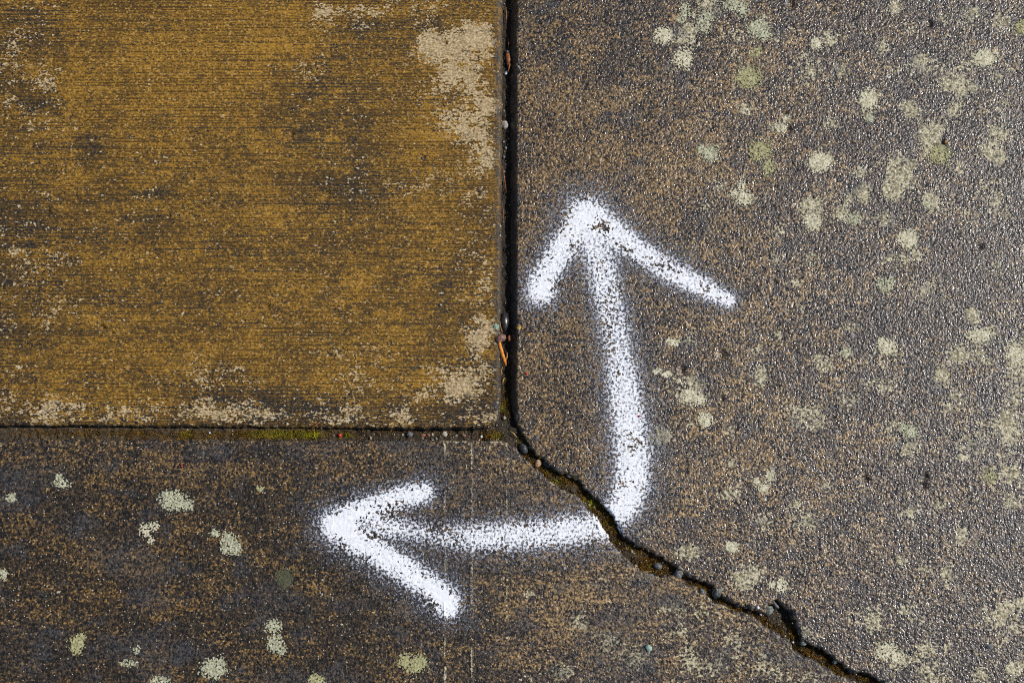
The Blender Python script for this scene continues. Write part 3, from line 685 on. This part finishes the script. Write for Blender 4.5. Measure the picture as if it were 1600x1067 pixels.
# ------------------------------------------------------------------ stones, pebbles and litter
def ico(sub=2):
    import bmesh
    bm = bmesh.new(); bmesh.ops.create_icosphere(bm, subdivisions=sub, radius=1.0)
    v = np.array([p.co[:] for p in bm.verts]); f = np.array([[q.index for q in p.verts] for p in bm.faces]); bm.free()
    return v, f
ICO_V, ICO_F = ico(2); ICO1_V, ICO1_F = ico(1)
def stone_mat(name, a, b, rough=.5, sz=2.4): return mat_attr(name, tuple(.55 * q for q in a), b, rough + .08, .45, sz, .0009)
SM_ = {'grey': stone_mat('grey_stone', (.055, .058, .062), (.13, .135, .14), .42), 'dark': stone_mat('dark_stone', (.018, .019, .024), (.055, .055, .062), .35),
       'pale': stone_mat('pale_stone', (.24, .22, .18), (.44, .41, .35), .5), 'greenish': stone_mat('grey_green_stone', (.08, .095, .085), (.21, .23, .205), .5), 'tan': stone_mat('tan_stone', (.27, .16, .08), (.42, .29, .17), .55),
       'mauve': stone_mat('mauve_grey_stone', (.15, .125, .13), (.27, .23, .235), .5), 'red': stone_mat('red_plastic_bit', (.50, .012, .022), (.62, .03, .04), .4), 'white': stone_mat('white_painted_stone', (.62, .65, .70), (.80, .81, .84), .5),
       'rust': stone_mat('rust_brown_stone', (.14, .055, .028), (.26, .12, .07), .55), 'ochre': stone_mat('ochre_grain', (.42, .22, .03), (.55, .33, .07), .5), 'teal': stone_mat('pale_green_flake', (.16, .27, .21), (.26, .38, .31), .6)}
def stone_mesh(rx, ry, rz, seed, rough=.22, low=False):
    n = ICO1_V if low else ICO_V
    k = 1 + rough * perlin(n[:, 0] * 1.3 + seed * 3.1, n[:, 1] * 1.3 + n[:, 2] * .9 + seed, 900 + seed) + .5 * rough * perlin(n[:, 1] * 2.7 + seed, n[:, 2] * 2.7 - n[:, 0] * 1.3, 930 + seed)
    return n * k[:, None] * np.array([rx, ry, rz])
def stone(name, u, v, ru, rv, kind, rot=0.0, sink=.35, flat=.7, parent=None, label=None, cat=None, group=None, z=None, rough=.22):
    x, y = to_w(u, v)
    rz = min(ru, rv) * PX * flat
    low = name == 'stone' or max(ru, rv) < 4
    V = stone_mesh(ru * PX, rv * PX, rz, int(u * 7 + v * 13) % 97, rough, low)
    c, s = math.cos(R(rot)), math.sin(R(rot))
    V = np.stack([V[:, 0] * c - V[:, 1] * s, V[:, 0] * s + V[:, 1] * c, V[:, 2]], 1)
    z0 = float(sample(SURF, np.array([x]), np.array([y]))[0]) if z is None else z
    o = link_mesh(name, V, ICO1_F if low else ICO_F, SM_[kind], parent, smooth=not low)
    o.location = (x, y, z0 + rz * (1 - 2 * sink))
    if label: tag(o, label, cat, group)
    return o

# aggregate showing in the broken edge and the surface: pieces of the slabs, plus one shadow stand-in and one lichen dot
for (u, v, a, b, k, rot, z, par) in [
        (1087, 888, 8, 9, 'grey', -30, -.0010, slab_B), (1028, 858, 10, 6.5, 'mauve', 35, -.0022, slab_B), (1126, 921, 13, 9, 'greenish', 30, -.0012, slab_B), (1152, 931, 5, 8, 'greenish', -20, -.0014, slab_B),
        (1160, 940, 11, 6, 'grey', 25, -.0022, slab_B), (1170, 945, 7, 5, 'mauve', 20, -.0026, slab_B), (1212, 943, 4, 9, 'grey', 40, -.0030, slab_B), (1203, 953, 9, 7, 'greenish', 50, -.0042, slab_B),
        (973, 822, 8, 9, 'white', 0, -.0012, slab_B), (836, 684, 10, 15, 'dark', -30, -.0012, slab_B), (856, 724, 9, 7, 'dark', -40, -.0030, slab_B), (892, 742, 5, 4.5, 'pale', 0, -.0018, slab_B),  # second dark one stands in for the shadow in an edge pocket
        (1065, 891, 10, 6, 'pale', 30, -.0018, slab_B), (1256, 1003, 6, 4.5, 'greenish', 30, -.0026, slab_B), (1308, 1032, 6, 4.5, 'greenish', 30, -.0020, slab_B), (1334, 1046, 8, 7, 'dark', 20, -.0018, slab_B), (1322, 1036, 5, 5, 'mauve', 20, -.0016, slab_B),
        (1040, 860, 8, 6, 'dark', 20, -.0024, slab_B), (1098, 898, 6, 9, 'dark', 20, -.0022, slab_B), (1254, 985, 7, 5, 'pale', 10, -.0008, slab_B),
        (1016, 899, 7, 5, 'grey', 20, -.0016, slab_C), (1060, 898, 9, 6, 'grey', 35, -.0018, slab_C), (1098, 926, 7, 6, 'grey', 35, -.0018, slab_C), (818, 700, 8, 9, 'dark', 30, -.0022, slab_C)]:
    stone('stone', u, v, a * 1.15, b * 1.15, k, rot, .72, .62, par, z=z - .0009, rough=.60)
for (u, v, r, k, par) in [(1232, 30, 3.2, 'greenish', slab_B), (1478, 222, 3.4, 'ochre', slab_B), (893, 162, 3.0, 'ochre', slab_B), (856, 336, 3.4, 'pale', slab_B), (811, 512, 4.2, 'ochre', slab_B), (826, 523, 3.4, 'ochre', slab_B),
                          (840, 524, 2.8, 'pale', slab_B), (1170, 355, 3.2, 'grey', slab_B), (503, 928, 2.8, 'pale', slab_C), (503, 905, 2.6, 'pale', slab_C), (882, 888, 3, 'pale', slab_C), (884, 903, 2.4, 'ochre', slab_C), (754, 979, 2.8, 'ochre', slab_C),
                          (269, 888, 3.8, 'dark', slab_C), (437, 392, 3.6, 'dark', slab_A), (660, 247, 4.4, 'dark', slab_A), (775, 511, 5.2, 'teal', slab_A), (1546, 1010, 6, 'grey', slab_B), (1331, 525, 6, 'mauve', slab_B), (1312, 610, 4, 'pale', slab_B), (984, 152, 2.2, 'white', slab_B), (906, 158, 2.2, 'white', slab_B), (1007, 188, 2.2, 'white', slab_B)]:  # the pale green one on the ochre slab stands for a lichen dot
    stone('grain', u, v, r, r * .85, k, 20, .68, .5, par, rough=.5)

# loose pebbles and bits
for args in [
        (788, 190, 6.5, 7.5, 'pale', 10, .25, .9, 'pale pebble wedged in the vertical joint above the arrow'),
        (791, 108, 2.6, 4.2, 'white', -30, .2, .8, 'tiny white pebble in the vertical joint near the top'),
        (794, 76, 3.4, 4.0, 'greenish', 20, .2, .8, 'tiny blue green pebble highest in the vertical joint'),
        (790, 226, 3.0, 3.4, 'greenish', 0, .2, .8, 'tiny grey green pebble below the pale pebble in the joint'),
        (787, 240, 3.2, 3.0, 'grey', 0, .2, .8, 'tiny grey pebble, second below the pale pebble in the joint'),
        (788, 651, 3.2, 3.0, 'pale', 0, .2, .8, 'tiny pale pebble at the foot of the vertical joint'),
        (1029, 884, 7.5, 4.8, 'grey', -12, .2, .85, 'shiny blue grey pebble lying in moss where the crack is widest'),
        (1036, 878, 3.0, 2.6, 'dark', 0, .2, .85, 'tiny dark pebble touching the shiny grey one in moss'),
        (993, 884, 3.4, 3.0, 'tan', 0, .2, .8, 'tiny tan pebble on the lower rim of the wide crack'),
        (841, 723, 5.0, 7.5, 'tan', -35, .25, .8, 'tan pebble in the upper crack below the joint corner'),
        (988, 861, 3.0, 3.0, 'tan', 0, .2, .8, 'tiny tan grain on the brown crust in the crack'),
        (1184, 949, 3.4, 2.8, 'white', 0, .2, .8, 'tiny white pebble in the thin crack before the dark hole'),
        (1190, 959, 2.6, 2.2, 'white', 0, .2, .8, 'smallest white pebble in the crack under the dark hole'),
        (1241, 1003, 2.4, 2.0, 'white', 0, .2, .8, 'tiny white pebble in the moss of the lower crack'),
        (530, 679, 3.6, 3.4, 'red', 0, .2, .9, 'red bit lying in the mossy horizontal joint'),
        (823, 584, 2.4, 2.0, 'red', 0, .2, .9, 'tiny red bit between vertical joint and arrow shaft'),
        (999, 650, 2.2, 2.0, 'red', 0, .2, .9, 'tiny red bit on the white arrow shaft'),
        (284, 728, 2.2, 1.8, 'red', 0, .2, .9, 'tiny red bit on the dark slab above its largest lichen'),
        (639, 679, 5.5, 4.6, 'grey', 10, .3, .8, 'grey pebble in the horizontal joint, left of the reddish one'),
        (660, 680, 4.6, 2.8, 'rust', 15, .25, .8, 'reddish brown pebble in the horizontal joint'),
        (669, 678, 3.4, 2.8, 'rust', -10, .25, .8, 'small rust brown pebble between the reddish and the white one'),
        (675, 679, 2.6, 3.2, 'pale', 0, .25, .8, 'small white pebble in the horizontal joint beside rust brown'),
        (681, 681, 2.8, 2.8, 'greenish', 0, .25, .8, 'small pale green pebble in the horizontal joint'),
        (694, 679, 5.0, 4.8, 'pale', 25, .25, .8, 'largest pale pebble in the horizontal joint'),
        (628, 679, 2.6, 2.6, 'pale', 0, .25, .8, 'tiny pale pebble left of the grey one in the joint'),
        (752, 680, 2.8, 2.6, 'white', 0, .25, .8, 'round white pebble in the joint nearest the slab corner'),
        (712, 681, 3.6, 2.6, 'mauve', 10, .25, .8, 'mauve pebble right of the largest pale one'),
        (724, 680, 4.0, 2.4, 'rust', -15, .25, .8, 'flat brown pebble between mauve pebble and slab corner'),
        (578, 683, 2.4, 3.0, 'tan', 0, .25, .8, 'small tan grain in the joint right of the red bit'),
        (326, 675, 2.0, 1.8, 'white', 0, .2, .8, 'tiny white grain in the mossy joint far from the corner')]:
    u, v, a, b, k, rot, sink, flat, lab = args
    if 600 < u < 760 and v > 670: sink = .48 + .15 * math.sin(u); v = v + 2.6 * math.sin(u * 1.7); a, b = a * 1.05, b * .95
    if u > 780 and v < 300: sink = sink + .1
    nm = 'red_bit' if k == 'red' else 'pebble'
    stone(nm, u, v, a, b, k, rot, sink, flat, None, lab, 'red bit' if k == 'red' else 'pebble', 'red bits' if k == 'red' else 'loose pebbles in the joints')

def build_grit():
    cand = np.argwhere(cell & (dtop[:-1, :-1] < .0012))
    cu, cv = GU[cand[:, 0], cand[:, 1]], GV[cand[:, 0], cand[:, 1]]
    ok = (cu > -40) & (cu < 1640) & (cv > -40) & (cv < 1110)
    cand, cu, cv = cand[ok], cu[ok], cv[ok]
    w = .06 + .25 * (cu > 800) * (cv > 680) + .30 * (cu > 540) * (cu < 790) * (cv > 660) + .12 * (cv < 640) * (cu > 770)
    pick = rng.random(len(cu)) < w * .7
    x = GXX[cand[pick, 0], cand[pick, 1]] + (rng.random(pick.sum()) - .5) * .002; y = GYY[cand[pick, 0], cand[pick, 1]] + (rng.random(pick.sum()) - .5) * .002
    n = len(x); r = .0004 + .0011 * rng.random(n) ** 2.5; z = sample(SURF, x, y) + r * .2
    O = np.array([(1, 0, 0), (-1, 0, 0), (0, 1, 0), (0, -1, 0), (0, 0, 1), (0, 0, -1)], float)
    V = O[None] * r[:, None, None] * (.6 + .7 * rng.random((n, 6, 1))) + .35 * r[:, None, None] * (rng.random((n, 6, 3)) - .5)
    a = rng.random(n) * 6.28; ca, sa = np.cos(a)[:, None], np.sin(a)[:, None]
    V = np.stack([V[..., 0] * ca - V[..., 1] * sa + x[:, None], V[..., 0] * sa + V[..., 1] * ca + y[:, None], V[..., 2] * .7 + z[:, None]], -1)
    T = np.array([(0, 2, 4), (2, 1, 4), (1, 3, 4), (3, 0, 4), (2, 0, 5), (1, 2, 5), (3, 1, 5), (0, 3, 5)])
    Fc = (T[None] + (np.arange(n) * 6)[:, None, None]).reshape(-1, 3)
    m = NT('mixed_grit')
    tn = m.attr('tone'); c = m.mix(m.step(tn, .45, .6), (.022, .018, .015), (.12, .078, .042)); c = m.mix(m.step(tn, .84, .92), c, (.38, .34, .28))
    o = link_mesh('grit', V.reshape(-1, 3), Fc, m.done(c, .7, .4), smooth=False)
    set_attr(o, 'tone', np.repeat(rng.random(n), 6))
    o['kind'] = 'stuff'; o['label'] = 'dark and pale grit lying in the joints and the crack'; o['category'] = 'grit'
build_grit()

# needles, straws and chips
m_needle = mat_attr('brown_needle', (.13, .045, .014), (.27, .10, .03), .6, .3, 3.0, .0002)
m_straw = mat_attr('straw', (.26, .16, .05), (.42, .28, .10), .6, .3, 3.0, .0002)
m_wood = mat_attr('orange_wood', (.40, .115, .012), (.62, .24, .03), .6, .3, 2.5, .0003)
m_bark = mat_attr('bark_flake', (.085, .04, .03), (.22, .12, .09), .7, .3, 2.5, .0006)
m_leaf = mat_attr('dark_dead_leaf', (.012, .011, .012), (.035, .030, .030), .28, .6, 4.0, .0004)
def tube(name, pts, r, mat, label, cat, group):
    """pts: (u, v, height above the surface below)"""
    P = []
    for (u, v, h) in pts:
        x, y = to_w(u, v); P.append(Vector((x, y, float(sample(SURF, np.array([x]), np.array([y]))[0]) + h)))
    base = P[0].copy(); V, Fc = [], []
    for k, p in enumerate(P):
        t = (P[min(k + 1, len(P) - 1)] - P[max(k - 1, 0)]).normalized()
        s = t.cross(Vector((0, 0, 1))).normalized(); w = s.cross(t)
        rr = r * (.45 if k in (0, len(P) - 1) else 1.0)
        for q in range(6):
            a = q * math.pi / 3
            V.append((p - base + s * math.cos(a) * rr + w * math.sin(a) * rr)[:])
    for k in range(len(P) - 1):
        for q in range(6):
            Fc.append((k * 6 + q, k * 6 + (q + 1) % 6, k * 6 + 6 + (q + 1) % 6, k * 6 + 6 + q))
    n = len(V); V += [(0, 0, 0), (P[-1] - base)[:]]
    for q in range(0, 6, 2):
        Fc.append((n, (q + 2) % 6, q + 1, q)); e = (len(P) - 1) * 6
        Fc.append((n + 1, e + q, e + q + 1, e + (q + 2) % 6))
    o = link_mesh(name, V, Fc, mat); o.location = base
    return tag(o, label, cat, group)
NG = 'needles and straws in the joints'
tube('pine_needle', [(790, 8, .003), (791.5, 20, .004), (791, 32, .002)], .0006, m_needle, 'brown needle at the very top of the vertical joint', 'needle', NG)
tube('pine_needle', [(794, 54, .002), (795, 62, .003), (794, 72, .002)], .0005, m_needle, 'short brown needle ending at the blue green pebble', 'needle', NG)
tube('pine_needle', [(797, 88, .002), (796, 98, .004), (794, 108, .003)], .0012, m_needle, 'thick brown needle right of the tiny white pebble', 'needle', NG)
tube('pine_needle', [(785, 256, .003), (788, 275, .004), (791, 297, .002)], .0007, m_needle, 'long brown needle in the joint above the left barb height', 'needle', NG)
tube('pine_needle', [(784, 312, .002), (787, 330, .003), (786, 345, .002)], .0005, m_needle, 'thin brown needle in the joint level with the arrow apex', 'needle', NG)
tube('straw', [(781, 503, .004), (783, 513, .006), (787, 519, .004)], .0005, m_straw, 'curved straw above the bark flake in the joint', 'straw', NG)
tube('straw', [(792.5, 549, .003), (792, 556, .004), (790.5, 562, .003)], .0007, m_straw, 'short straw right beside the orange wood splinter', 'straw', NG)
tube('straw', [(786, 568, .003), (783.5, 576, .005), (782.5, 586, .003)], .0005, m_straw, 'thin curved straw below the orange wood splinter', 'straw', NG)
tube('straw', [(788, 588, .002), (786, 592, .003), (785, 598, .002)], .0009, m_straw, 'stubby straw lowest in the vertical joint', 'straw', NG)
tube('straw', [(484, 675, .0015), (492, 667, .0068), (502, 658, .0012)], .0006, m_needle, 'thin reddish straw leaning over the mossy joint', 'straw', NG)
tube('straw', [(796, 672, .002), (803, 677, .004), (808, 683, .003)], .0006, m_straw, 'pale straw at the corner where crack and joints meet', 'straw', NG)
tube('straw', [(1019, 892, .002), (1010, 893, .003), (1001, 892, .002)], .0005, m_straw, 'pale straw on the lower rim of the widest crack', 'straw', NG)

def chip(name, outline, zs, thick, mat, label, cat):
    """a bent flake: outline in pixels, one height per corner"""
    W = [to_w(u, v) for u, v in outline]; bx, by = W[0]; n = len(W)
    cx, cy_ = sum(w[0] for w in W) / n, sum(w[1] for w in W) / n
    top = [(w[0] - bx, w[1] - by, z) for w, z in zip(W, zs)]; bot = [(x, y, z - thick) for x, y, z in top]
    mid = (cx - bx, cy_ - by, sum(zs) / n + thick * .6)
    V = top + bot + [mid, (mid[0], mid[1], mid[2] - 1.6 * thick)]
    Fc = []
    for k in range(n):
        q = (k + 1) % n
        Fc += [(2 * n, q, k), (2 * n + 1, n + k, n + q), (k, q, n + q), (k, n + q, n + k)]
    o = link_mesh(name, V, Fc, mat, smooth=False); o.location = (bx, by, 0)
    return tag(o, label, cat)
chip('wood_splinter', [(777.5, 534), (781.5, 533), (786.5, 548), (791.5, 565), (791, 571), (788, 568), (782, 553)], [.0022, .0026, -.001, -.0045, -.006, -.0055, -.0012], .0011, m_wood, 'orange wood splinter slanting across the vertical joint', 'splinter')
chip('bark_flake', [(772.5, 529), (778, 526), (783, 522), (790, 524), (791, 529), (788, 533), (782, 534), (779, 537), (775, 533)], [.0016, .0024, .0032, .0026, .0014, .001, .0022, .0022, .0018], .0014, m_bark, 'reddish brown bark flake on the slab edge above the splinter', 'bark')
chip('dead_leaf', [(783, 489), (788, 485), (794, 488), (795.5, 498), (793, 510), (789, 519), (785, 513), (783, 502)], [-.006, -.004, -.0055, -.0065, -.005, -.007, -.006, -.0045], .0012, m_leaf, 'black shiny dead leaf sunk in the vertical joint', 'leaf')
chip('bark_flake', [(790, 78), (796, 80), (798, 90), (794, 101), (791, 94)], [-.0085, -.0075, -.008, -.009, -.0085], .0012, m_needle, 'dark brown flake in the top part of the vertical joint', 'bark')
chip('bark_flake', [(793, 524), (797, 522), (797.5, 530), (794, 532)], [-.006, -.0055, -.007, -.0075], .001, m_needle, 'small dark red flake right of the reddish bark flake', 'bark')
chip('leaf_flake', [(1007, 1009), (1013, 1006), (1019, 1011), (1018, 1016), (1012, 1018)], [.0012, .0016, .0014, .0012, .0011], .0006, SM_['teal'], 'pale green flake lying on concrete below the widest crack', 'flake')
